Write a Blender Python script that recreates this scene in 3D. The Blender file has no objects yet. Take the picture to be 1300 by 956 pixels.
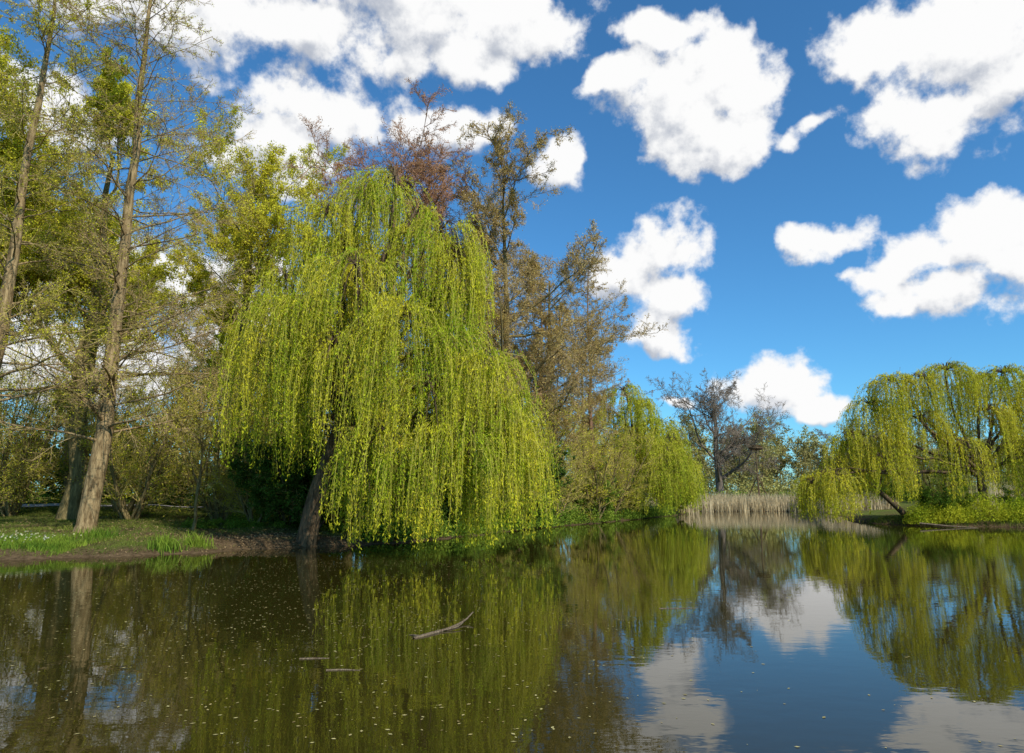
import bpy, math
import numpy as np
from mathutils import Vector
rng = np.random.default_rng(7)
scene = bpy.context.scene

# ------------------------------------------------------------------ helpers
def nrm(a):
    return a / np.maximum(np.linalg.norm(a, axis=-1, keepdims=True), 1e-9)

class MB:
    def __init__(s):
        s.V=[]; s.F=[]; s.M=[]; s.R=[]; s.S=[]; s.nv=0
    def tube(s, pts, rad, sides, mat=0):
        N,P=pts.shape[:2]
        if N==0: return
        T=nrm(np.gradient(pts,axis=1)) if P>2 else np.repeat(nrm(pts[:,1:]-pts[:,:1]),2,axis=1)
        mt=nrm(T.mean(axis=1))
        ref=np.tile(np.array([0.25,0.95,0.1]),(N,1)); ref=nrm(ref)
        bad=np.abs((ref*mt).sum(-1))>0.8
        ref[bad]=np.array([0.9,-0.3,0.3])
        u=nrm(np.cross(T,ref[:,None,:])); v=np.cross(T,u)
        a=np.arange(sides)*2*np.pi/sides
        ring=pts[:,:,None,:]+rad[:,:,None,None]*(np.cos(a)[None,None,:,None]*u[:,:,None,:]+np.sin(a)[None,None,:,None]*v[:,:,None,:])
        base=s.nv+np.arange(N*P*sides).reshape(N,P,sides)
        nx=np.roll(base,-1,axis=2)
        f=np.stack([base[:,:-1],nx[:,:-1],nx[:,1:],base[:,1:]],axis=-1).reshape(-1,4)
        s.V.append(ring.reshape(-1,3)); s.nv+=N*P*sides
        s.F.append(f); s.M.append(np.full(len(f),mat)); s.S.append(np.ones(len(f),bool))
        r=np.repeat(rng.random(N),(P-1)*sides); s.R.append(r)
    def quads(s, q, mat=1, rnd=None, smooth=False):
        n=len(q)
        if n==0: return
        s.V.append(q.reshape(-1,3)); s.F.append(s.nv+np.arange(n*4).reshape(n,4)); s.nv+=n*4
        s.M.append(np.full(n,mat)); s.S.append(np.full(n,smooth)); s.R.append(rng.random(n) if rnd is None else rnd)
    def leaves(s, c, L, W, mat=1, axis=None, rnd=None):
        n=len(c)
        if axis is None: axis=rng.normal(size=(n,3))
        a=nrm(axis); b=nrm(np.cross(a,rng.normal(size=(n,3))))
        L=(L*rng.uniform(.6,1.3,n))[:,None]; W=(W*rng.uniform(.7,1.2,n))[:,None]
        q=np.stack([c-a*L/2,c+b*W/2,c+a*L/2,c-b*W/2],axis=1)
        s.quads(q,mat,rnd)
    def build(s,name,mats,loc=(0,0,0)):
        V=np.concatenate(s.V); F=np.concatenate(s.F); M=np.concatenate(s.M); R=np.concatenate(s.R); S=np.concatenate(s.S)
        me=bpy.data.meshes.new(name)
        me.vertices.add(len(V)); me.vertices.foreach_set('co',V.astype(np.float32).ravel())
        me.loops.add(len(F)*4); me.loops.foreach_set('vertex_index',F.astype(np.int32).ravel())
        me.polygons.add(len(F)); me.polygons.foreach_set('loop_start',(np.arange(len(F))*4).astype(np.int32))
        me.polygons.foreach_set('material_index',M.astype(np.int32))
        me.polygons.foreach_set('use_smooth',S)
        at=me.attributes.new('rnd','FLOAT','FACE'); at.data.foreach_set('value',R.astype(np.float32))
        for m in mats: me.materials.append(m)
        me.update(calc_edges=True)
        ob=bpy.data.objects.new(name,me); ob.location=loc
        scene.collection.objects.link(ob)
        return ob

def walk(pos,d,length,P,up,wander):
    M=len(pos); pts=np.zeros((M,P,3)); pts[:,0]=pos; st=(length/(P-1))[:,None]; d=nrm(d)
    for k in range(1,P):
        pts[:,k]=pts[:,k-1]+d*st
        d=d+rng.normal(size=(M,3))*wander; d[:,2]+=up; d=nrm(d)
    return pts

def branch(par,rad,n,t0,t1,ang,L,P,up=0.,wander=.1,rr=.5,rmin=.01,fall=.5,flat=0.):
    N,Pp=par.shape[:2]; M=N*n
    i=np.repeat(np.arange(N),n)
    t=t0+(t1-t0)*((np.tile(np.arange(n),N)+rng.random(M))/n)
    f=t*(Pp-1); k=np.clip(np.floor(f).astype(int),0,Pp-2); w=(f-k)[:,None]
    pos=par[i,k]*(1-w)+par[i,k+1]*w; tan=nrm(par[i,k+1]-par[i,k])
    r=rad[i,k]*(1-w[:,0])+rad[i,k+1]*w[:,0]
    plen=np.linalg.norm(np.diff(par,axis=1),axis=-1).sum(1)[i]
    ln=plen*L*(1-fall*t)*rng.uniform(.55,1.25,M)
    rv=rng.normal(size=(M,3)); rv=rv-(rv*tan).sum(-1,keepdims=True)*tan
    if flat: rv[:,2]*=(1-flat)
    rv=nrm(rv)
    a=np.radians(rng.normal(ang,ang*.18,M))[:,None]
    d=tan*np.cos(a)+rv*np.sin(a)
    pts=walk(pos,d,ln,P,up,wander)
    r0=np.maximum(r*rr*rng.uniform(.7,1.1,M),rmin)
    rd=r0[:,None]*(1-np.linspace(0,1,P)**.8*.85)[None]; rd=np.maximum(rd,rmin*.5)
    return pts,rd

def along(pts,m,jit=.05,t0=0.):
    N,P=pts.shape[:2]; i=rng.integers(0,N,m); t=rng.uniform(t0,1,m)*(P-1)
    k=np.clip(t.astype(int),0,P-2); w=(t-k)[:,None]
    return pts[i,k]*(1-w)+pts[i,k+1]*w+rng.normal(size=(m,3))*jit

def catmull(cp,n=12):
    cp=np.array(cp,float); p=np.vstack([2*cp[0]-cp[1],cp,2*cp[-1]-cp[-2]]); out=[]
    tt=np.linspace(0,len(cp)-1-1e-6,n)
    for t in tt:
        k=int(t); w=t-k; a,b,c,d=p[k],p[k+1],p[k+2],p[k+3]
        out.append(.5*((2*b)+(-a+c)*w+(2*a-5*b+4*c-d)*w*w+(-a+3*b-3*c+d)*w**3))
    return np.array(out)

# ------------------------------------------------------------------ materials
def newmat(name):
    m=bpy.data.materials.new(name); m.use_nodes=True; nt=m.node_tree; nt.nodes.clear()
    return m,nt,nt.nodes,nt.links

def leaf_mat(name,c1,c2,trans=.35,scale=.5,dark=.6):
    m,nt,N,L=newmat(name)
    at=N.new('ShaderNodeAttribute'); at.attribute_name='rnd'
    tc=N.new('ShaderNodeTexCoord'); no=N.new('ShaderNodeTexNoise'); no.inputs['Scale'].default_value=scale; no.inputs['Detail'].default_value=1
    L.new(tc.outputs['Object'],no.inputs['Vector'])
    mx=N.new('ShaderNodeMix'); mx.data_type='RGBA'; mx.inputs[6].default_value=(*c1,1); mx.inputs[7].default_value=(*c2,1)
    ad=N.new('ShaderNodeMath'); ad.operation='MULTIPLY_ADD'; ad.inputs[1].default_value=2.2; ad.inputs[2].default_value=-.85
    L.new(no.outputs['Fac'],ad.inputs[0])
    ad2=N.new('ShaderNodeMath'); ad2.operation='MULTIPLY_ADD'; ad2.inputs[1].default_value=.6; ad2.use_clamp=True
    L.new(at.outputs['Fac'],ad2.inputs[0]); L.new(ad.outputs[0],ad2.inputs[2]); L.new(ad2.outputs[0],mx.inputs[0])
    hv=N.new('ShaderNodeHueSaturation'); mr=N.new('ShaderNodeMapRange'); mr.inputs[3].default_value=dark; mr.inputs[4].default_value=1.25
    ml=N.new('ShaderNodeMath'); ml.operation='MULTIPLY'; ml.inputs[1].default_value=7.31
    fr=N.new('ShaderNodeMath'); fr.operation='FRACT'
    L.new(at.outputs['Fac'],ml.inputs[0]); L.new(ml.outputs[0],fr.inputs[0]); L.new(fr.outputs[0],mr.inputs[0])
    L.new(mr.outputs[0],hv.inputs['Value']); L.new(mx.outputs[2],hv.inputs['Color'])
    df=N.new('ShaderNodeBsdfDiffuse'); tr=N.new('ShaderNodeBsdfTranslucent'); ms=N.new('ShaderNodeMixShader'); ms.inputs[0].default_value=trans
    L.new(hv.outputs[0],df.inputs[0]); L.new(hv.outputs[0],tr.inputs[0]); L.new(df.outputs[0],ms.inputs[1]); L.new(tr.outputs[0],ms.inputs[2])
    o=N.new('ShaderNodeOutputMaterial'); L.new(ms.outputs[0],o.inputs[0])
    return m

def bark_mat(name,c1,c2,scale=3.):
    m,nt,N,L=newmat(name)
    tc=N.new('ShaderNodeTexCoord'); mp=N.new('ShaderNodeMapping'); mp.inputs['Scale'].default_value=(2.5,2.5,.5)
    no=N.new('ShaderNodeTexNoise'); no.inputs['Scale'].default_value=scale; no.inputs['Detail'].default_value=4; no.inputs['Roughness'].default_value=.7
    L.new(tc.outputs['Object'],mp.inputs[0]); L.new(mp.outputs[0],no.inputs['Vector'])
    cr=N.new('ShaderNodeValToRGB'); cr.color_ramp.elements[0].position=.35; cr.color_ramp.elements[1].position=.65
    cr.color_ramp.elements[0].color=(*c1,1); cr.color_ramp.elements[1].color=(*c2,1)
    L.new(no.outputs['Fac'],cr.inputs[0])
    b=N.new('ShaderNodeBsdfDiffuse')
    bp=N.new('ShaderNodeBump'); bp.inputs['Distance'].default_value=.08; bp.inputs['Strength'].default_value=1.
    L.new(no.outputs['Fac'],bp.inputs['Height']); L.new(bp.outputs[0],b.inputs['Normal']); L.new(cr.outputs[0],b.inputs['Color'])
    o=N.new('ShaderNodeOutputMaterial'); L.new(b.outputs[0],o.inputs[0])
    return m

def twig_mat(name,c):
    m,nt,N,L=newmat(name); at=N.new('ShaderNodeAttribute'); at.attribute_name='rnd'
    mx=N.new('ShaderNodeMix'); mx.data_type='RGBA'; mx.inputs[6].default_value=(*[k*.55 for k in c],1); mx.inputs[7].default_value=(*[k*1.25 for k in c],1); L.new(at.outputs['Fac'],mx.inputs[0])
    d=N.new('ShaderNodeBsdfDiffuse'); L.new(mx.outputs[2],d.inputs[0]); o=N.new('ShaderNodeOutputMaterial'); L.new(d.outputs[0],o.inputs[0]); return m

M_bark   = bark_mat('bark_grey_brown',(.11,.072,.034),(.40,.29,.145))
M_bark_w = bark_mat('bark_willow',(.06,.042,.025),(.20,.14,.08))
M_bark_b = bark_mat('bark_olive',(.10,.078,.032),(.29,.22,.095))
M_bark_r = bark_mat('bark_red_brown',(.13,.07,.045),(.29,.17,.10))
M_bark_g = bark_mat('bark_grey',(.11,.085,.065),(.23,.19,.145))
T_brown=twig_mat('twig_brown',(.42,.30,.14)); T_olive=twig_mat('twig_olive',(.44,.35,.11)); T_red=twig_mat('twig_red',(.44,.24,.14)); T_grey=twig_mat('twig_grey',(.26,.205,.15))
M_twigw  = twig_mat('willow_twig',(.42,.38,.07))
M_wleaf  = leaf_mat('willow_leaf',(.34,.47,.022),(.76,.68,.045),.42,.45,.5)
M_wleaf2 = leaf_mat('willow_leaf_yellow',(.48,.52,.025),(.76,.67,.05),.42,.35,.5)
M_wleaf3 = leaf_mat('willow_leaf_far',(.38,.48,.03),(.62,.61,.045),.42,.3,.5)
M_bud_y  = leaf_mat('bud_leaf_yellow_green',(.52,.52,.035),(.78,.70,.06),.4,.3)
M_bud_b  = leaf_mat('bud_brown',(.48,.34,.10),(.62,.47,.15),.3,.3)
M_bud_r  = leaf_mat('bud_red_brown',(.46,.23,.11),(.60,.35,.15),.3,.3)
M_shrub  = leaf_mat('shrub_leaf',(.10,.19,.022),(.29,.38,.045),.35,.6)
M_shrubd = leaf_mat('shrub_leaf_dark',(.05,.11,.016),(.12,.19,.03),.3,.6)
M_grass  = leaf_mat('grass_blade',(.08,.13,.02),(.24,.26,.05),.3,.25)
M_reed   = leaf_mat('reed_straw',(.50,.40,.22),(.66,.55,.34),.25,.2,.7)
M_far    = leaf_mat('far_foliage',(.32,.28,.10),(.46,.45,.14),.3,.06)

# ------------------------------------------------------------------ terrain
lake=np.array([(-90,18),(-60,23),(-40,25.5),(-28,26.8),(-20,27.5),(-16.7,28.8),(-14,31),(-11.5,33.2),(-8.3,35.2),(-5.2,38.5),(-2.2,45),(1.5,54),(7,63),(12.5,73),(18,84),(24,95),(29,109),(38,112),(48,110),(44,95),(38,80),(34,70),(32.5,62),(34,58.5),(38,57),(42,55),(60,51),(90,47),(120,40),(120,-3),(-90,-3)],float)
def signed(x,y):
    p=np.stack([x,y],-1).reshape(-1,2); d=np.full(len(p),1e9); ins=np.zeros(len(p),bool)
    for a,b in zip(lake,np.roll(lake,-1,axis=0)):
        ab=b-a; t=np.clip(((p-a)@ab)/(ab@ab),0,1); d=np.minimum(d,np.linalg.norm(p-a-t[:,None]*ab,axis=1))
        c=((a[1]>p[:,1])!=(b[1]>p[:,1])); 
        with np.errstate(divide='ignore',invalid='ignore'):
            xi=(b[0]-a[0])*(p[:,1]-a[1])/(b[1]-a[1])+a[0]
        ins^=c&(p[:,0]<xi)
    X,Y=p[:,0],p[:,1]
    d=np.where(ins,-d,d)+.28*np.sin(X*1.7+Y*.8)+.22*np.sin(X*.63-Y*1.9)+.10*np.sin(X*4.1+Y*3.3)
    return d.reshape(np.shape(x))
def hgt(x,y,sd=None):
    x=np.asarray(x,float); y=np.asarray(y,float)
    if sd is None: sd=signed(x,y)
    s=np.clip(sd/1.6,0,1); s=s*s*(3-2*s)
    h=.30*s+np.minimum(.045*np.maximum(sd,0),1.5)+.05*np.sin(x*.9+y*.5)*s+.04*np.sin(x*.4-y*1.1)*s
    q=np.clip(-sd/3,0,1)
    return np.where(sd>0,h,-1.3*q)
def shaded_earth(x,y):  # brown earth by the willow, its dark colour also standing in for shade
    return np.clip(1.3*np.exp(-(((x+12.6)/5.0)**2+((y-35.2)/3.0)**2)),0,1)
def axis(segs):
    out=[]
    for a,b,n in segs: out+=list(np.linspace(a,b,n,endpoint=False))
    out.append(segs[-1][1]); return np.array(out)
ax=axis([(-1500,-200,14),(-200,-60,40),(-60,65,240),(65,200,40),(200,1500,14)])
ay=axis([(-600,-20,14),(-20,20,16),(20,120,220),(120,300,45),(300,2200,20)])
GX,GY=np.meshgrid(ax,ay,indexing='ij'); SD=signed(GX,GY); GZ=hgt(GX,GY,SD)
nx_,ny_=GX.shape; idx=np.arange(nx_*ny_).reshape(nx_,ny_)
gf=np.stack([idx[:-1,:-1],idx[1:,:-1],idx[1:,1:],idx[:-1,1:]],-1).reshape(-1,4)
gm=bpy.data.meshes.new('ground'); gm.vertices.add(nx_*ny_); gm.vertices.foreach_set('co',np.stack([GX,GY,GZ],-1).astype(np.float32).ravel())
gm.loops.add(len(gf)*4); gm.loops.foreach_set('vertex_index',gf.astype(np.int32).ravel()); gm.polygons.add(len(gf)); gm.polygons.foreach_set('loop_start',(np.arange(len(gf))*4).astype(np.int32))
gm.polygons.foreach_set('use_smooth',np.ones(len(gf),bool))
a_=gm.attributes.new('sd','FLOAT','POINT'); a_.data.foreach_set('value',SD.astype(np.float32).ravel())
a_=gm.attributes.new('bare','FLOAT','POINT'); a_.data.foreach_set('value',shaded_earth(GX,GY).astype(np.float32).ravel()); gm.update(calc_edges=True)  # bare earth mask, doubles as painted shade on the left bank
ground=bpy.data.objects.new('ground',gm); scene.collection.objects.link(ground)
m,nt,N,L=newmat('ground_grass_and_earth')
tc=N.new('ShaderNodeTexCoord'); n1=N.new('ShaderNodeTexNoise'); n1.inputs['Scale'].default_value=.45; n1.inputs['Detail'].default_value=5
n2=N.new('ShaderNodeTexNoise'); n2.inputs['Scale'].default_value=6; n2.inputs['Detail'].default_value=6; n2.inputs['Roughness'].default_value=.7
for n in (n1,n2): L.new(tc.outputs['Object'],n.inputs['Vector'])
cg=N.new('ShaderNodeValToRGB'); cg.color_ramp.elements[0].position=.3; cg.color_ramp.elements[1].position=.7
cg.color_ramp.elements[0].color=(.055,.08,.016,1); cg.color_ramp.elements[1].color=(.16,.18,.04,1); L.new(n2.outputs['Fac'],cg.inputs[0])
ce=N.new('ShaderNodeValToRGB'); ce.color_ramp.elements[0].position=.3; ce.color_ramp.elements[1].position=.7
ce.color_ramp.elements[0].color=(.045,.03,.016,1); ce.color_ramp.elements[1].color=(.16,.11,.06,1); L.new(n2.outputs['Fac'],ce.inputs[0])
at=N.new('ShaderNodeAttribute'); at.attribute_name='sd'; ab_=N.new('ShaderNodeAttribute'); ab_.attribute_name='bare'
mr=N.new('ShaderNodeMapRange'); mr.inputs[1].default_value=.2; mr.inputs[2].default_value=1.6; L.new(at.outputs['Fac'],mr.inputs[0])
ma=N.new('ShaderNodeMath'); ma.operation='MULTIPLY_ADD'; ma.inputs[1].default_value=3.6; ma.inputs[2].default_value=-2.05; L.new(n1.outputs['Fac'],ma.inputs[0])
mb_=N.new('ShaderNodeMath'); mb_.operation='ADD'; L.new(ma.outputs[0],mb_.inputs[0]); L.new(mr.outputs[0],mb_.inputs[1])
ms_=N.new('ShaderNodeMath'); ms_.operation='SUBTRACT'; ms_.use_clamp=True; L.new(mb_.outputs[0],ms_.inputs[0]); L.new(ab_.outputs['Fac'],ms_.inputs[1])
mc=N.new('ShaderNodeMath'); mc.operation='MULTIPLY'; mc.use_clamp=True; L.new(ms_.outputs[0],mc.inputs[0]); L.new(mr.outputs[0],mc.inputs[1])
mx=N.new('ShaderNodeMix'); mx.data_type='RGBA'; L.new(mc.outputs[0],mx.inputs[0]); L.new(ce.outputs[0],mx.inputs[6]); L.new(cg.outputs[0],mx.inputs[7])
b=N.new('ShaderNodeBsdfDiffuse')
bp=N.new('ShaderNodeBump'); bp.inputs['Distance'].default_value=.08; L.new(n2.outputs['Fac'],bp.inputs['Height']); L.new(bp.outputs[0],b.inputs['Normal'])
L.new(mx.outputs[2],b.inputs['Color']); o=N.new('ShaderNodeOutputMaterial'); L.new(b.outputs[0],o.inputs[0]); gm.materials.append(m)

# path
pc=catmull([(-95,55),(-60,56),(-40,56.5),(-28,58),(-20,62),(-12,74)],60)
tn=nrm(np.gradient(pc,axis=0)); pn=np.stack([-tn[:,1],tn[:,0]],-1)
mbp=MB(); cols=[]
for o_ in np.linspace(-1.5,1.5,5):
    q=pc+pn*o_; cols.append(np.stack([q[:,0],q[:,1],hgt(q[:,0],q[:,1])+.05],-1))
cols=np.array(cols); q=np.stack([cols[:-1,:-1],cols[:-1,1:],cols[1:,1:],cols[1:,:-1]],2).reshape(-1,4,3)
mbp.quads(q[:,::-1],0); M_path=bark_mat('path_gravel',(.42,.37,.30),(.55,.5,.44),5); mbp.build('path',[M_path])

# water
wm=bpy.data.meshes.new('water'); wm.from_pydata([(-110,-8,0),(140,-8,0),(140,125,0),(-110,125,0)],[],[(0,1,2,3)]); water=bpy.data.objects.new('water',wm); scene.collection.objects.link(water)
m,nt,N,L=newmat('pond_water')
tc=N.new('ShaderNodeTexCoord'); mp=N.new('ShaderNodeMapping'); mp.inputs['Scale'].default_value=(.8,1.3,1); L.new(tc.outputs['Object'],mp.inputs[0])
n1=N.new('ShaderNodeTexNoise'); n1.inputs['Scale'].default_value=2.2; n1.inputs['Detail'].default_value=3; L.new(mp.outputs[0],n1.inputs['Vector'])
n2=N.new('ShaderNodeTexNoise'); n2.inputs['Scale'].default_value=.12; n2.inputs['Detail'].default_value=2; L.new(mp.outputs[0],n2.inputs['Vector'])
mm=N.new('ShaderNodeMapRange'); mm.inputs[1].default_value=.35; mm.inputs[2].default_value=.7; mm.inputs[3].default_value=.0008; mm.inputs[4].default_value=.004; L.new(n2.outputs['Fac'],mm.inputs[0])
hm=N.new('ShaderNodeMath'); hm.operation='MULTIPLY'; L.new(n1.outputs['Fac'],hm.inputs[0]); L.new(mm.outputs[0],hm.inputs[1])
bp=N.new('ShaderNodeBump'); bp.inputs['Strength'].default_value=1; bp.inputs['Distance'].default_value=1.; L.new(hm.outputs[0],bp.inputs['Height'])
b=N.new('ShaderNodeBsdfPrincipled'); b.inputs['Base Color'].default_value=(.028,.023,.004,1); b.inputs['Roughness'].default_value=.012; b.inputs['IOR'].default_value=1.36
L.new(bp.outputs[0],b.inputs['Normal']); o=N.new('ShaderNodeOutputMaterial'); L.new(b.outputs[0],o.inputs[0]); wm.materials.append(m)

# ------------------------------------------------------------------ willows
def willow(name,base,trunk_r,fork,domes,zmin,leafmat,dens=14,LL=.14,LW=.034,tress=6,limb=1.,drop=.6):
    mb=MB()
    base=np.array(base,float); fork=np.array(fork,float)
    tr=catmull([base,base*.6+fork*.4+np.array([-.15,0,.2]),fork],8)[None]
    mb.tube(tr,trunk_r*np.linspace(1.15,.72,8)[None],10,0)
    allS=[];allL=[];allK=[]
    for (x,y,z,R,Ls,n) in domes:
        ap=np.array([x,y,z]); mid=fork*.45+ap*.55+np.array([0,0,.12*(z-fork[2])])+rng.normal(size=3)*.5
        st=fork
        lm=catmull([st,st*.75+mid*.25+np.array([0,0,.3]),mid,ap],12)[None]
        lm[0,2:-1]+=rng.normal(size=(9,3))*.10
        l=np.linalg.norm(ap-fork)
        mb.tube(lm,np.linspace(min(.36,.05+.028*l)*trunk_r/.5*limb,.04,12)[None],7,0)
        sb,sr=branch(lm,np.linspace(.16,.04,12)[None],10,.4,1,45,.25,5,up=.08,wander=.2,rr=.5,rmin=.02); mb.tube(sb,sr,4,0)
        nt_=max(3,n//tress); th=rng.uniform(0,2*np.pi,nt_); rr=R*np.sqrt(rng.random(nt_))
        o=np.stack([x+rr*np.cos(th),y+rr*np.sin(th),z+.15-.35*rr**2/R-rng.exponential(drop,nt_)],-1)
        arc=np.stack([np.tile(ap-[0,0,.5],(nt_,1)),(ap*.5+o*.5)+[0,0,.2],o],1); mb.tube(arc,np.tile([.035,.025,.012],(nt_,1)),3,0)
        oo=np.repeat(o,tress,0)+rng.normal(size=(nt_*tress,3))*.11; tt=np.repeat(th,tress)+rng.normal(size=nt_*tress)*.3
        d=np.stack([np.cos(tt)*.8,np.sin(tt)*.8,rng.uniform(-.5,.45,len(tt))],-1)
        ln=Ls*np.repeat(rng.uniform(.35,1.15,nt_),tress)*rng.uniform(.7,1.1,nt_*tress)
        zm=zmin(oo[:,0],oo[:,1])+np.repeat(rng.exponential(.45,nt_),tress)+rng.exponential(.2,len(oo)); ln=np.minimum(ln,np.maximum(oo[:,2]-zm,.4)+.35)
        P=14; pts=np.zeros((len(oo),P,3)); pts[:,0]=oo; st_=(ln/(P-1))[:,None]; dd=nrm(d)
        sway=np.repeat(rng.normal(size=(nt_,3))*.06,tress,0); sway[:,2]=0
        for q in range(1,P):
            pts[:,q]=pts[:,q-1]+dd*st_; dd=dd*[.68,.68,.75]+sway*.6+rng.normal(size=dd.shape)*.04; dd[:,2]-=.42; dd=nrm(dd)
        pts[:,:,2]=np.maximum(pts[:,:,2],.03)
        allS.append(pts); allL.append(ln); allK.append(np.repeat(rng.random(nt_),tress))
    S=np.concatenate(allS); ln=np.concatenate(allL); K=np.concatenate(allK)
    mb.tube(S[:,::2],np.tile(np.linspace(.012,.006,7),(len(S),1)),3,1)
    m_=int(ln.sum()*dens); i=rng.choice(len(S),m_,p=ln/ln.sum()); t=rng.random(m_)**.95*13; k=np.clip(t.astype(int),0,12); w=(t-k)[:,None]
    c=S[i,k]*(1-w)+S[i,k+1]*w+rng.normal(size=(m_,3))*.045
    ax_=rng.normal(size=(m_,3))*.5; ax_[:,2]-=1
    mb.leaves(c,LL,LW,2,ax_,np.clip(K[i]*.75+rng.random(m_)*.25,0,1))
    return mb.build(name,[M_bark_w,M_twigw,leafmat])

def zmA(x,y): return np.interp(x,[-10.9,-10.3,-8.6,-7.2],[2.7,4.3,4.3,.08])
domesA=[(-6.1,33,19.3,.6,9,90),(-7.3,33,18.4,.8,8,90),(-9.5,33,17.2,1.0,6,110),(-10.6,33,15.6,.9,6,80),(-8.5,33,15.6,1,8,90),(-4.8,32.5,17.0,.8,6,80),(-3.5,32,15.9,1.1,5.5,140),(-2.7,31.8,14.6,1.0,5.5,150),(-3.0,31.5,12.4,.8,5,80),
 (-11.3,33,13.6,.9,5,90),(-11.5,33,12.2,.9,10,160),(-11.9,33,9.6,.8,8,100),(-10.0,31.7,11.8,1,8,100),
 (-7.2,30,13.5,1.4,5.5,130),(-4.6,29.6,10.9,1.2,8,140),(-8.0,29.8,9.6,1.1,6,110),(-3,31,10.0,1,8,90),(-1.4,31,9.0,.9,8,130),(-.5,31,7.0,.9,7,170),(.0,31,5.4,.6,6,130),
 (-1.9,29.4,5.7,1.1,7,140),(-5.4,29,5.2,1.2,6,110),(-3.5,29.4,7.6,1.1,8,130),(-6.4,29.6,4.7,.8,6,70),
 (-5,35.5,14,1.5,10,90),(-8.0,35.5,13,1.5,9,90),(-2.6,34.5,9.5,1.3,9,100),(-5,34,9,1.7,9,90)]
zb=float(hgt(-10.2,35.2))
willow('willow_tree',(-10.3,35.0,zb-.25),.46,(-8.5,33.9,6.0),domesA,zmA,M_wleaf,dens=14.5,LL=.165,LW=.044,drop=.8)

def zmB(x,y): return np.where(x<29.5,.1,np.where(x<34,1.3,1.8))
domesB=[(33.4,59,12.8,1.9,5.5,190),(36.3,59.5,13.2,1.6,5,140),(38.8,60,14.0,1.8,6,200),(41.5,60,13.2,1.7,5,160),(44.0,60,13.8,2.0,6,210),(31.2,59,10.8,1.5,6,160),(27.0,58,4.7,1.8,5.5,230),(25.2,58,3.9,1.0,4.5,100),(35.2,58.5,9.6,1.6,5.5,120),
 (40.8,58.5,10.2,1.7,6,130),(29.2,59,8.0,1.4,4.5,120),(45,58,10.8,2,7,140),(31.6,58.5,6.2,1.6,5,130),(48.0,60,13.2,2.4,7,220),(36.5,62,11.0,2,7,80),(49,57,8.5,2,7,130),(43,57,7.0,1.5,6,90),(38,58,7.2,1.4,6,90),(51.5,59,11.5,2.2,7,150)]
willow('willow_tree',(40.8,59.5,.6),.42,(40.4,59.5,4.2),domesB,zmB,M_wleaf2,dens=10,LL=.21,LW=.06,tress=5,limb=.7)
domesB2=[(28.5,60,5.8,1.4,4.5,90),(31,61,7.4,1.5,5,90),(34.5,62,7.4,1.5,6,100)]
willow('willow_tree',(34.5,60.5,.5),.25,(31.8,60.2,3.0),domesB2,lambda x,y:np.full(np.shape(x),1.2),M_wleaf2,dens=10,LL=.21,LW=.06,tress=5)

def zmC(x,y): return np.where(x>13,.2,1.5)
domesC=[(12.2,74,14.4,1.6,6,140),(14.2,75,13.0,1.5,7,150),(16.2,76,11.0,1.5,7,150),(18.0,77,9.0,1.3,8,170),(19.6,78,6.6,1.1,7,160),(16.2,74,8.2,1.6,7.5,160),(13.6,73,9,1.6,7,140),(10.5,75,12,1.6,6,100),(18,75,5.4,1.4,5,130),(15,73,5.5,1.4,5,130)]
willow('willow_tree',(14,78,1.0),.4,(14,77.5,5),domesC,zmC,M_wleaf3,dens=8,LL=.25,LW=.075,tress=6)

# ------------------------------------------------------------------ other trees (materials: bark, twigs, buds)
def tall_tree(name,loc,H,r0,seed,n1=64,L1=.22,mats=None,leafn=9000,first=.14,ang=74,leafL=.10,lean=(0,0),up1=.03,n2=8,n3=8,n4=5):
    global rng; rng=np.random.default_rng(seed)
    mb=MB(); P=14; tz=np.linspace(0,1,P)
    tr=np.stack([lean[0]*tz*H+np.cumsum(rng.normal(size=P))*.12,lean[1]*tz*H+np.cumsum(rng.normal(size=P))*.12,tz*H-.3],-1)[None]; tr[0,0,:2]=0
    rd=(r0*(1-tz**.9*.93))[None].copy(); rd[0,0]*=1.3
    tr2=np.concatenate([tr[:,:1],tr[:,:1]*.75+tr[:,1:2]*.25,tr[:,1:]],1); rd2=np.concatenate([rd[:,:1],rd[:,1:2]*1.06,rd[:,1:]],1)
    mb.tube(tr2,rd2,14,0)
    a,ar=branch(tr,rd,n1,first,.99,ang,L1,7,up=up1,wander=.13,rr=.24,rmin=.03,fall=.65); mb.tube(a,ar,6,0)
    b,br=branch(a,ar,n2,.12,1,48,.42,5,up=.02,wander=.16,rr=.5,rmin=.02,fall=.45,flat=.3); mb.tube(b,br,4,1)
    c,cr=branch(b,br,n3,.1,1,45,.45,4,up=-.01,wander=.17,rr=.6,rmin=.013,fall=.4); mb.tube(c,cr,3,1)
    d,dr=branch(c,cr,n4,.1,1,42,.55,3,up=-.03,wander=.17,rr=.7,rmin=.010,fall=.3); mb.tube(d,dr,3,1)
    if leafn: mb.leaves(along(d,leafn,.06),leafL,leafL*.6,2)
    return mb.build(name,mats,loc)

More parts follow.
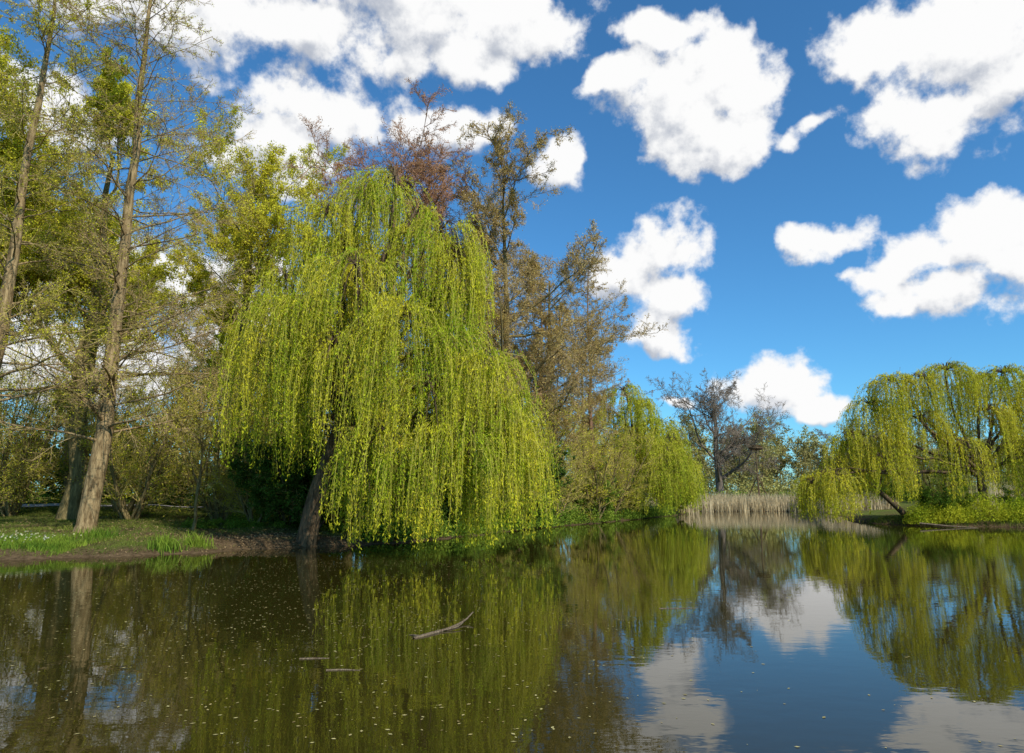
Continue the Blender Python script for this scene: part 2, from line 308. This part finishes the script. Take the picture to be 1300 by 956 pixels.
def crown_tree(name,loc,H,r0,seed,limbs=9,mats=None,leafn=30000,leafL=.12,forkt=.25,spread=42,lean=0,n=(10,8,6,4),jit=.12,up=.06,LL=.66,hf=.72,tw=.012,fall=.42,wan=.13,tk=.16):
    global rng; rng=np.random.default_rng(seed)
    mb=MB(); P=10; tz=np.linspace(0,1,P); hh=H*hf
    tr=np.stack([lean*tz*hh+np.cumsum(rng.normal(size=P))*tk,np.cumsum(rng.normal(size=P))*tk,tz*hh-.3],-1)[None]; tr[0,0,:2]=0
    rd=(r0*(1-tz*.8))[None].copy(); rd[0,0]*=1.3
    mb.tube(tr,rd,10,0)
    a,ar=branch(tr,rd,limbs,forkt,1.,spread,LL,8,up=up,wander=wan,rr=.55,rmin=.05,fall=fall); mb.tube(a,ar,7,0)
    b,br=branch(a,ar,n[0],.15,1,45,.50,6,up=.03,wander=.17,rr=.5,rmin=.03,fall=.4); mb.tube(b,br,5,0)
    c,cr=branch(b,br,n[1],.1,1,45,.48,5,up=.02,wander=.19,rr=.55,rmin=.02,fall=.35); mb.tube(c,cr,4,1)
    d,dr=branch(c,cr,n[2],.1,1,44,.52,4,up=.01,wander=.2,rr=.6,rmin=tw*1.2,fall=.3); mb.tube(d,dr,3,1)
    e,er=branch(d,dr,n[3],.1,1,44,.6,3,up=.0,wander=.2,rr=.7,rmin=tw,fall=.3); mb.tube(e,er,3,1)
    if leafn: mb.leaves(along(e,leafn,jit),leafL,leafL*.65,2)
    return mb.build(name,mats,loc)

def g(x,y,dz=0): return (x,y,float(hgt(x,y))+dz)
def dup(ob,loc,rz,s):
    o=bpy.data.objects.new(ob.name.split('.')[0],ob.data); o.location=loc; o.rotation_euler=(0,0,rz); o.scale=(s,s,s); scene.collection.objects.link(o); return o

alder=tall_tree('bare_tree',g(-22,36),35,.50,11,mats=[M_bark,T_brown,M_bud_y],leafn=20000,n1=95,L1=.26,lean=(.02,0),leafL=.09)
alder2=tall_tree('bare_tree',g(-26.6,33),33,.46,12,mats=[M_bark,T_olive,M_bud_y],leafn=26000,n1=80,L1=.24,first=.2,lean=(.05,0))
maple=crown_tree('budding_maple_tree',g(-28,44),35,.62,21,mats=[M_bark_b,T_olive,M_bud_y],leafn=120000,leafL=.16,limbs=10)
maple2=crown_tree('budding_maple_tree',g(-20.0,49),32,.5,22,mats=[M_bark_b,T_olive,M_bud_y],leafn=85000,leafL=.14,lean=.03,limbs=10)
redb=crown_tree('budding_alder_tree',g(-9.4,51),33,.42,35,mats=[M_bark_r,T_red,M_bud_r],leafn=34000,leafL=.10,forkt=.62,LL=.31,limbs=24,hf=.86,spread=66,up=.06,n=(9,7,6,4),fall=.30,tw=.015,tk=.07)
brown=crown_tree('budding_oak_tree',g(-.4,53.5),32,.45,41,mats=[M_bark_b,T_brown,M_bud_b],leafn=70000,leafL=.12,LL=.46,limbs=26,hf=.84,spread=60,up=.07,forkt=.2,fall=.5,n=(9,7,6,4),tw=.018,tk=.08)
larch=tall_tree('bare_larch_tree',g(8.0,68),26,.32,51,mats=[M_bark_r,T_brown,M_bud_b],leafn=9000,n1=70,L1=.2,n3=6,n4=4,leafL=.12)
bare=crown_tree('bare_tree',g(38.2,127),30,.85,66,mats=[M_bark_g,T_grey,M_bud_b],leafn=0,limbs=16,spread=56,forkt=.2,up=.07,LL=.95,hf=.60,tw=.028,fall=.42,wan=.14,n=(10,7,6,4),tk=.08)
sap=crown_tree('sapling_tree',g(-17.4,38),10,.10,71,mats=[M_bark_b,T_olive,M_bud_y],leafn=5000,leafL=.06,limbs=9,spread=36,n=(7,6,4,2))
dup(maple2,g(-38,60),1.3,.95); dup(brown,g(-15,64),2.2,.85); dup(maple,g(-5,72),2.9,.6); dup(maple,g(-37,42),4.0,.9)
dup(maple,g(-24,58),5.2,.85); dup(maple2,g(-33,36),2.6,.95)
dup(brown,g(3.2,61),3.9,.82); dup(brown,g(-29,72),1.1,.85); dup(brown,g(8.5,80),.5,.68); dup(brown,g(-4.5,58),2.7,.85)
dup(larch,g(2.6,60.5),1.0,.85)
dup(bare,g(72,150),1.7,.65); dup(bare,g(27,165),2.7,.5)

# ------------------------------------------------------------------ shrubs
def shrub(name,loc,H,seed,stems=14,mats=None,leafn=8000,leafL=.1,spread=.5,n=(8,7,5)):
    global rng; rng=np.random.default_rng(seed)
    mb=MB(); th=rng.uniform(0,6.283,stems); o=np.stack([np.cos(th)*.3,np.sin(th)*.3,np.full(stems,-.1)],-1)*rng.uniform(.2,1.2,(stems,1))
    d=np.stack([np.cos(th)*spread,np.sin(th)*spread,np.ones(stems)],-1)+rng.normal(size=(stems,3))*.15
    a=walk(o,d,rng.uniform(.7,1.05,stems)*H,7,.02,.12); ar=np.tile(np.linspace(.05,.015,7),(stems,1))*H/4; mb.tube(a,ar,5,0)
    b,br=branch(a,ar,n[0],.1,1,45,.42,5,up=.0,wander=.16,rr=.55,rmin=.014,fall=.3); mb.tube(b,br,4,1)
    c,cr=branch(b,br,n[1],.1,1,45,.5,4,up=.0,wander=.18,rr=.6,rmin=.011,fall=.3); mb.tube(c,cr,3,1)
    e,er=branch(c,cr,n[2],.1,1,45,.55,3,up=.0,wander=.18,rr=.7,rmin=.009,fall=.3); mb.tube(e,er,3,1)
    if leafn: mb.leaves(along(e,leafn,.08),leafL,leafL*.6,2)
    return mb.build(name,mats,loc)
sh1=shrub('twiggy_shrub',g(-15.5,42),6.5,81,mats=[M_bark_b,T_olive,M_bud_y],leafn=9000,leafL=.08,stems=14)
sh2=shrub('green_shrub',g(-12.5,44),4.2,82,mats=[M_bark_w,T_olive,M_shrub],leafn=20000,leafL=.17,stems=12,spread=.7,n=(7,6,3))
sh3=shrub('dark_shrub',g(-11.2,39),5.8,83,mats=[M_bark_w,T_olive,M_shrubd],leafn=18000,leafL=.2,stems=12,spread=.5,n=(7,6,3))
r2=np.random.default_rng(5)
for (x,y,k,s) in [(-19,45,1,1.2),(-24,44,1,1.4),(-28,50,1,1.6),(-33,46,1,1.5),(-38,50,1,1.6),(-22,52,1,1.8),(-15,54,1,1.7),(-9,47,1,1.2),(-44,50,1,1.6),
    (-18,50,2,.8),(-24,62,2,1.3),(-31,62,2,1.4),(-39,63,2,1.4),(-47,62,2,1.4),(-8,43,2,1.1),(-5,47.5,2,1.1),(-1.5,52,2,1.2),(2,57,2,1.0),(7,66,2,1.2),(11,73,2,1.2),
    (1.0,55.5,1,1.3),(3.6,59,1,1.5),(7.6,65,1,1.5),(9.8,70.5,1,1.4),(-3.5,49,1,1.3),(12,77,1,1.4),
    (-13.5,42,3,.8),(-7,42.0,3,1.0),(-4.5,44,3,.9),(0,53,3,1.0),(-52,58,2,1.4),(-36,69,3,1.4),(-20,68,3,1.4),
    (21,92,2,1.1),(24,100,2,1.1),(51,108,2,1.3),(54,100,2,1.3),
    (37,60,2,.7),(44,58.5,2,.65),(52,58,2,.8),(50,66,1,1.0),(42,68,1,1.0),(57,62,1,1.1)]:
    dup({1:sh1,2:sh2,3:sh3}[k],g(x,y),r2.uniform(0,6.28),s*r2.uniform(.85,1.15))

# yellow-green low bush on the right bank edge
rng=np.random.default_rng(3)
mb=MB(); cs=[]
for (x,y,R,hh) in [(35,59.2,1.2,1.6),(37,58.6,1.3,1.5),(39.5,58,1.5,2.1),(42,57.3,1.4,1.9),(44.5,57,1.5,1.5),(47,56.5,1.6,1.5)]:
    n=4000; v=nrm(rng.normal(size=(n,3)))*rng.uniform(.55,1.15,(n,1)); v[:,2]=np.abs(v[:,2])
    c=np.array([x,y,float(hgt(x,y))])+v*[R*1.25,R,hh]; cs.append(c)
c=np.concatenate(cs); ax_=rng.normal(size=c.shape)*.7; ax_[:,2]-=.6; mb.leaves(c,.2,.055,0,ax_); mb.build('bank_bush',[M_wleaf3])

# ------------------------------------------------------------------ distant woodland (one mass each)
def wood(name,org,Hs,seed,mats,leafn,leafL,n=(16,6,5),r=.16):
    global rng; rng=np.random.default_rng(seed); N_=len(org)
    o=np.stack([org[:,0],org[:,1],hgt(org[:,0],org[:,1])],-1); d=np.tile([0,0,1.],(N_,1))+rng.normal(size=(N_,3))*.05
    mb=MB(); a=walk(o,d,Hs,7,.05,.06); ar=np.tile(np.linspace(r,.03,7),(N_,1)); mb.tube(a,ar,5,0)
    b,br=branch(a,ar,n[0],.12,1,48,.42,5,up=.06,wander=.14,rr=.5,rmin=.035,fall=.6); mb.tube(b,br,3,1)
    c,cr=branch(b,br,n[1],.1,1,42,.5,4,up=.03,wander=.17,rr=.6,rmin=.022,fall=.3); mb.tube(c,cr,3,1)
    e,er=branch(c,cr,n[2],.1,1,42,.55,3,up=.0,wander=.18,rr=.7,rmin=.018,fall=.3); mb.tube(e,er,3,1)
    mb.leaves(along(e,leafn,.3),leafL,leafL*.6,2)
    return mb.build(name,mats)
R=np.random.default_rng(9)
N_=65; org=np.stack([R.uniform(-85,2,N_),R.uniform(68,96,N_)],-1); wood('background_trees',org,R.uniform(10,19,N_),91,[M_bark_b,T_olive,M_bud_y],60000,.2)
N_=170; org=np.stack([R.uniform(15,165,N_),R.uniform(140,185,N_)],-1); wood('background_trees',org,R.uniform(10,17.5,N_),92,[M_bark_b,T_olive,M_far],190000,.48,r=.22,n=(14,6,3))
N_=22; org=np.stack([R.uniform(54,110,N_),R.uniform(75,120,N_)],-1); wood('background_trees',org,R.uniform(5,9,N_),93,[M_bark_b,T_olive,M_shrub],30000,.3)
rng=np.random.default_rng(15)
def under(name,N_,xr,yr,hr,mat,per,leafL):
    mb=MB(); x=rng.uniform(*xr,N_); y=rng.uniform(*yr,N_); h=rng.uniform(*hr,N_); z=hgt(x,y)
    i=np.repeat(np.arange(N_),per); v=nrm(rng.normal(size=(len(i),3)))*rng.uniform(.4,1.1,(len(i),1)); v[:,2]=np.abs(v[:,2])
    c=np.stack([x[i],y[i],z[i]],-1)+v*np.stack([h[i]*1.1,h[i]*.9,h[i]],-1); mb.leaves(c,leafL,leafL*.6,0); return mb.build(name,[mat])
under('undergrowth',90,(-95,0),(64,80),(1.2,3.6),M_shrub,500,.28)
under('undergrowth',130,(10,170),(134,150),(2.5,6.5),M_far,600,.5)
under('undergrowth',60,(20,120),(122,130),(1.2,3),M_shrub,400,.4)
under('ivy_groundcover',70,(-19,-8),(39.5,45),(.2,.6),M_shrub,260,.11)
k_=np.linspace(0,1,46); bx=np.interp(k_,[0,.3,.6,1],[-7.0,-2.3,6.5,20]); by=np.interp(k_,[0,.3,.6,1],[37.6,47.0,63.5,89])
mb=MB()
for x0,y0 in zip(bx,by):
    n=700; h=rng.uniform(.8,1.9); v=nrm(rng.normal(size=(n,3)))*rng.uniform(.4,1.1,(n,1)); v[:,2]=np.abs(v[:,2]); x0+=rng.normal()*.3
    mb.leaves(np.array([x0,y0,.1])+v*[1.3,1.0,h],.18,.10,0)
mb.build('bank_undergrowth',[M_shrub])

# ------------------------------------------------------------------ reeds, grass, flowers
def blades(name,x,y,h0,h1,w,mat,lean=.15,z0=None):
    mb=MB(); n=len(x); z=hgt(x,y) if z0 is None else np.full(n,z0); h=rng.uniform(h0,h1,n); a=rng.uniform(0,np.pi,n)
    dx=np.stack([np.cos(a),np.sin(a),np.zeros(n)],-1)*w; b0=np.stack([x,y,z-.03],-1); ln=rng.normal(size=(n,3))*lean; ln[:,2]=1
    mid=b0+ln*(h*.55)[:,None]; ln2=ln*[1.9,1.9,1]; top=b0+ln2*h[:,None]; rn=rng.random(n)
    mb.quads(np.stack([b0-dx,b0+dx,mid+dx*.8,mid-dx*.8],1),0,rn); mb.quads(np.stack([mid-dx*.8,mid+dx*.8,top+dx*.1,top-dx*.1],1),0,rn)
    return mb.build(name,[mat])
def samp(n,xr,yr,lo,hi=1e9):
    x=rng.uniform(*xr,n); y=rng.uniform(*yr,n); s=signed(x,y); k=(s>lo)&(s<hi); return x[k],y[k]
x,y=samp(32000,(22,56),(96,124),-.3,9); hv_=1+.25*np.sin(x*.8)*np.sin(y*.9+x*.3); blades('reed_bed',x,y,1.0*hv_,2.5*hv_,.035,M_reed,.07)
x,y=samp(6000,(50,75),(60,80),.5); blades('reed_bed',x,y,1.8,3.2,.03,M_reed,.05)
def patchy(x,y,k=1.):
    p=.55+.45*np.sin(x*.7+1.3*np.sin(y*.5))*np.sin(y*.9+np.sin(x*.6)); return rng.random(len(x))<(p*k+.1)*(1-shaded_earth(x,y))
x,y=samp(110000,(-42,-6),(26,50),.5); k=patchy(x,y); blades('grass',x[k],y[k],.05,.16,.012,M_grass,.35)
x,y=samp(50000,(-60,-10),(48,66),.6); k=~((y>53.5)&(y<60.5)&(x<-24)); blades('grass',x[k],y[k],.08,.2,.02,M_grass,.35)
x,y=samp(26000,(31,60),(50,66),.1); blades('grass',x,y,.15,.45,.02,M_grass,.3)
x,y=samp(16000,(-8,30),(38,112),-.1,2.2); blades('grass',x,y,.2,.7,.02,M_grass,.3)
def clump(name,cx,cy,R_,n,h0,h1,w,mat):
    x=cx+rng.normal(size=n)*R_; y=cy+rng.normal(size=n)*R_*.7; return blades(name,x,y,h0,h1,w,mat,.14)
clump('iris_clump',-15.3,30.9,.35,260,.4,.8,.018,M_shrub)
clump('iris_clump',-14.3,31.9,.3,160,.35,.7,.018,M_shrub)
clump('daffodil_clump',-20.2,34.2,.5,300,.3,.6,.015,M_shrub)
M_pet=leaf_mat('flower_petal',(.55,.55,.42),(.7,.65,.3),.3,1.)
mb=MB(); n=220; x=rng.uniform(-27,-20,n); y=28.6+rng.gamma(2,.8,n); k=signed(x,y)>.4; x=x[k]; y=y[k]
c=np.stack([x,y,hgt(x,y)+rng.uniform(.2,.4,len(x))],-1); mb.leaves(c,.08,.07,0); mb.leaves(c+[.03,0,.01],.07,.07,0)
mb.build('daffodil_flowers',[M_pet])
x=rng.uniform(-27,-18.5,6000); y=28.4+rng.gamma(2,.9,6000); k=signed(x,y)>.3; blades('daffodil_leaves',x[k],y[k],.15,.36,.014,M_shrub,.2)
M_litter=leaf_mat('leaf_litter',(.20,.13,.06),(.34,.24,.12),.1,1.)
x,y=samp(14000,(-30,-7),(29,46),.3); k=rng.random(len(x))<.25+.75*shaded_earth(x,y); x=x[k]; y=y[k]
mb=MB(); c=np.stack([x,y,hgt(x,y)+.03],-1); ax_=rng.normal(size=c.shape); ax_[:,2]*=.2; mb.leaves(c,.10,.06,0,ax_); mb.build('leaf_litter',[M_litter])

# ------------------------------------------------------------------ floating things
rng=np.random.default_rng(33)
M_fleck=leaf_mat('floating_leaf',(.34,.25,.09),(.52,.45,.19),.1,1.)
mb=MB(); 
cl=np.stack([rng.uniform(-15,1.5,90),rng.uniform(8,28,90)],-1); i=rng.integers(0,90,3800)
p=cl[i]+rng.normal(size=(3800,2))*[1.7,.8]; p=np.vstack([p,np.stack([rng.uniform(-14,12,420),rng.uniform(7,30,420)],-1)])
k=(signed(p[:,0],p[:,1])<-.6)&(p[:,1]>6.5); p=p[k]; n=len(p); a=rng.uniform(0,6.28,n); s=rng.uniform(.006,.024,n)[:,None]
u=np.stack([np.cos(a),np.sin(a),0*a],-1)*s*1.5; v=np.stack([-np.sin(a),np.cos(a),0*a],-1)*s*.8; c=np.stack([p[:,0],p[:,1],rng.uniform(.004,.007,n)],-1)
mb.quads(np.stack([c-u,c+v,c+u,c-v],1),0); mb.build('floating_leaves',[M_fleck])
def stick(name,cps,r,mat,forks=()):
    mb=MB(); p=catmull(cps,12)[None]; mb.tube(p,r*np.linspace(1,.35,12)[None],8,0)
    for f in forks: q=catmull(f,6)[None]; mb.tube(q,r*np.linspace(.5,.2,6)[None],6,0)
    return mb.build(name,[mat])
M_drift=bark_mat('driftwood',(.13,.09,.055),(.30,.23,.15),9)
stick('floating_branch',[(-1.75,12.75,-.01),(-1.5,13.1,.012),(-1.2,13.6,.015),(-.95,14.2,.05),(-.80,14.6,.15)],.036,M_drift,[[(-1.3,13.4,.02),(-1.05,13.6,.04),(-.95,13.9,.07)],[(-1.62,12.9,.01),(-1.8,13.0,.01),(-1.9,13.1,-.01)]])
stick('floating_stick',[(-3.3,11.2,.0),(-3.1,11.22,.005),(-2.85,11.25,.0)],.018,M_drift)
stick('floating_stick',[(-2.7,10.5,.0),(-2.45,10.52,.005),(-2.2,10.5,.0)],.017,M_drift)
stick('floating_stick',[(3.3,16.0,.0),(3.8,16.02,.005),(4.2,16.1,.0)],.014,M_drift)
stick('fallen_branch',[(33.0,56.5,.3),(34.8,55.6,.12),(36.6,54.9,.0)],.07,M_drift)

# nest pole on the far shore
mb=MB(); zb=float(hgt(42,118)); B=np.array([42,118,zb])
mb.tube(np.array([[B,B+[0,0,5],B+[0,0,9.6]]]),np.array([[.14,.12,.1]]),8,0)
for a in (0.3,2.4,4.5):
    f=B+[2.6*math.cos(a),2.6*math.sin(a),0]; mb.tube(np.array([[f,(f+B+[0,0,5.2])/2,B+[0,0,5.2]]]),np.full((1,3),.09),6,0)
th=np.linspace(0,2*np.pi,17); ring=np.stack([B[0]+1.0*np.cos(th),B[1]+1.0*np.sin(th),np.full(17,B[2]+9.9)],-1)[None]; mb.tube(ring,np.full((1,17),.16),6,0)
for a in np.linspace(0,np.pi,5)[:-1]:
    d=np.array([math.cos(a),math.sin(a),0]); mb.tube(np.array([[B+[0,0,9.65]-d,B+[0,0,9.7],B+[0,0,9.65]+d]]),np.full((1,3),.06),5,0)
c=B+[0,0,10.0]+nrm(rng.normal(size=(500,3)))*[1.05,1.05,.35]; mb.leaves(c,.8,.05,0)
mb.build('nest_pole',[M_bark_w])

# ------------------------------------------------------------------ sun + sky
el=math.radians(40); rot=math.radians(142)
S=Vector((math.sin(rot)*math.cos(el),math.cos(rot)*math.cos(el),math.sin(el)))
sl=bpy.data.lights.new('sun','SUN'); sl.energy=5.0; sl.angle=math.radians(.5); sl.color=(1,.95,.86)
so=bpy.data.objects.new('sun',sl); so.rotation_euler=S.to_track_quat('Z','Y').to_euler(); scene.collection.objects.link(so)

clouds=[(-.322,.76,.115,.07),(-.154,.753,.14,.07),(0,.775,.12,.06),(-.22,.86,.3,.08),(-.077,.70,.08,.035),(-.30,.60,.10,.055),(-.373,.539,.09,.06),(-.113,.585,.1,.04),(-.05,.578,.045,.028),(.074,.512,.035,.035),
(.231,.746,.07,.035),(.178,.668,.06,.03),(.278,.64,.10,.07),(.312,.571,.095,.06),(.291,.518,.06,.03),(.367,.647,.055,.05),(.469,.571,.05,.02),
(.588,.717,.085,.06),(.73,.732,.14,.1),(.677,.592,.11,.065),(.79,.647,.08,.08),
(.23,.375,.075,.055),(.162,.337,.065,.045),(.239,.30,.07,.05),(.225,.232,.055,.035),
(.473,.379,.05,.035),(.617,.369,.065,.035),(.728,.394,.08,.05),(.646,.306,.08,.035),(.77,.344,.06,.055),(.523,.331,.03,.018),
(.397,.159,.07,.035),(.245,.14,.04,.013),(.467,.137,.04,.02),
(-.515,.33,.16,.06),(-.74,.344,.14,.08),(-.515,.775,.12,.08),(-.40,.22,.16,.07),(-.65,.2,.2,.07),(-.78,.62,.12,.08),
(-.9,1.1,.25,.2),(1.2,.5,.2,.1),(-1.3,.6,.25,.12)]
gN=bpy.data.node_groups.new('cloud_field','ShaderNodeTree')
gN.interface.new_socket('Dir',in_out='INPUT',socket_type='NodeSocketVector'); gN.interface.new_socket('Density',in_out='OUTPUT',socket_type='NodeSocketFloat')
N=gN.nodes; L=gN.links; gi=N.new('NodeGroupInput'); go=N.new('NodeGroupOutput')
nw=N.new('ShaderNodeTexNoise'); nw.inputs['Scale'].default_value=10; nw.inputs['Detail'].default_value=3; L.new(gi.outputs[0],nw.inputs['Vector'])
sb=N.new('ShaderNodeVectorMath'); sb.operation='MULTIPLY_ADD'; sb.inputs[1].default_value=(.09,.09,.09); sb.inputs[2].default_value=(-.045,-.045,-.045); L.new(nw.outputs['Color'],sb.inputs[0])
wd=N.new('ShaderNodeVectorMath'); wd.operation='ADD'; L.new(gi.outputs[0],wd.inputs[0]); L.new(sb.outputs[0],wd.inputs[1])
prev=None
for (u,v,ru,rv) in clouds:
    n=math.sqrt(1+u*u+v*v); c=(u/n,1/n,v/n); rx=ru*1.10/n; rz=rv*1.10/n; ry=(rx+rz)*.75
    sc=(1/rx,1/ry,1/rz)
    q=N.new('ShaderNodeVectorMath'); q.operation='MULTIPLY_ADD'; q.inputs[1].default_value=sc; q.inputs[2].default_value=tuple(-c[k]*sc[k] for k in range(3)); L.new(wd.outputs[0],q.inputs[0])
    ln=N.new('ShaderNodeVectorMath'); ln.operation='LENGTH'; L.new(q.outputs[0],ln.inputs[0])
    if prev is None: prev=ln.outputs['Value']
    else:
        mn=N.new('ShaderNodeMath'); mn.operation='SMOOTH_MIN'; mn.inputs[2].default_value=.22; L.new(prev,mn.inputs[0]); L.new(ln.outputs['Value'],mn.inputs[1]); prev=mn.outputs[0]
nf=N.new('ShaderNodeTexNoise'); nf.inputs['Scale'].default_value=17; nf.inputs['Detail'].default_value=7; nf.inputs['Roughness'].default_value=.58; L.new(gi.outputs[0],nf.inputs['Vector'])
ma=N.new('ShaderNodeMath'); ma.operation='MULTIPLY_ADD'; ma.inputs[1].default_value=2.3; ma.inputs[2].default_value=-.26; L.new(nf.outputs['Fac'],ma.inputs[0])
mi=N.new('ShaderNodeMath'); mi.operation='SUBTRACT'; L.new(ma.outputs[0],mi.inputs[0]); L.new(prev,mi.inputs[1]); L.new(mi.outputs[0],go.inputs[0])

w=bpy.data.worlds.new('World'); scene.world=w; w.use_nodes=True; nt=w.node_tree; N=nt.nodes; L=nt.links; N.clear()
try: w.cycles.sampling_method='NONE'
except Exception as e: print('ws',e)
sk=N.new('ShaderNodeTexSky'); sk.sky_type='NISHITA'; sk.sun_disc=False; sk.sun_elevation=el; sk.sun_rotation=rot; sk.air_density=1.0; sk.dust_density=.4; sk.ozone_density=2.5
tc=N.new('ShaderNodeTexCoord')
g1=N.new('ShaderNodeGroup'); g1.node_tree=gN; g2=N.new('ShaderNodeGroup'); g2.node_tree=gN
L.new(tc.outputs['Generated'],g1.inputs[0])
of=N.new('ShaderNodeVectorMath'); of.operation='ADD'; of.inputs[1].default_value=(S.x*.02,0,.03); L.new(tc.outputs['Generated'],of.inputs[0]); L.new(of.outputs[0],g2.inputs[0])
al=N.new('ShaderNodeMapRange'); al.interpolation_type='SMOOTHSTEP'; al.inputs[1].default_value=-.18; al.inputs[2].default_value=.30; L.new(g1.outputs[0],al.inputs[0])
df=N.new('ShaderNodeMath'); df.operation='SUBTRACT'; L.new(g1.outputs[0],df.inputs[0]); L.new(g2.outputs[0],df.inputs[1])
shd=N.new('ShaderNodeMapRange'); shd.interpolation_type='SMOOTHSTEP'; shd.inputs[1].default_value=-.70; shd.inputs[2].default_value=.15; L.new(df.outputs[0],shd.inputs[0])
cc=N.new('ShaderNodeMix'); cc.data_type='RGBA'; cc.inputs[6].default_value=(4.8,5.2,6.0,1); cc.inputs[7].default_value=(9.8,9.8,9.8,1); L.new(shd.outputs[0],cc.inputs[0])
tint=N.new('ShaderNodeMix'); tint.data_type='RGBA'; tint.blend_type='MULTIPLY'; tint.inputs[0].default_value=1; tint.inputs[7].default_value=(.60,1.28,1.66,1); L.new(sk.outputs[0],tint.inputs[6])
mx=N.new('ShaderNodeMix'); mx.data_type='RGBA'; L.new(al.outputs[0],mx.inputs[0]); L.new(tint.outputs[2],mx.inputs[6]); L.new(cc.outputs[2],mx.inputs[7])
bg=N.new('ShaderNodeBackground'); bg.inputs['Strength'].default_value=.1; L.new(mx.outputs[2],bg.inputs[0]); o=N.new('ShaderNodeOutputWorld'); L.new(bg.outputs[0],o.inputs[0])

# ------------------------------------------------------------------ camera
cam=bpy.data.cameras.new('camera'); cam.lens=24; cam.sensor_width=36; cam.clip_end=5000; cam.clip_start=.1
co=bpy.data.objects.new('camera',cam); co.location=(0,0,2.5); co.rotation_euler=(math.radians(90+9.9),0,0); scene.collection.objects.link(co); scene.camera=co
scene.view_settings.view_transform='Standard'; scene.view_settings.look='None'; scene.view_settings.exposure=0
print('verts',sum(len(m.vertices) for m in bpy.data.meshes))
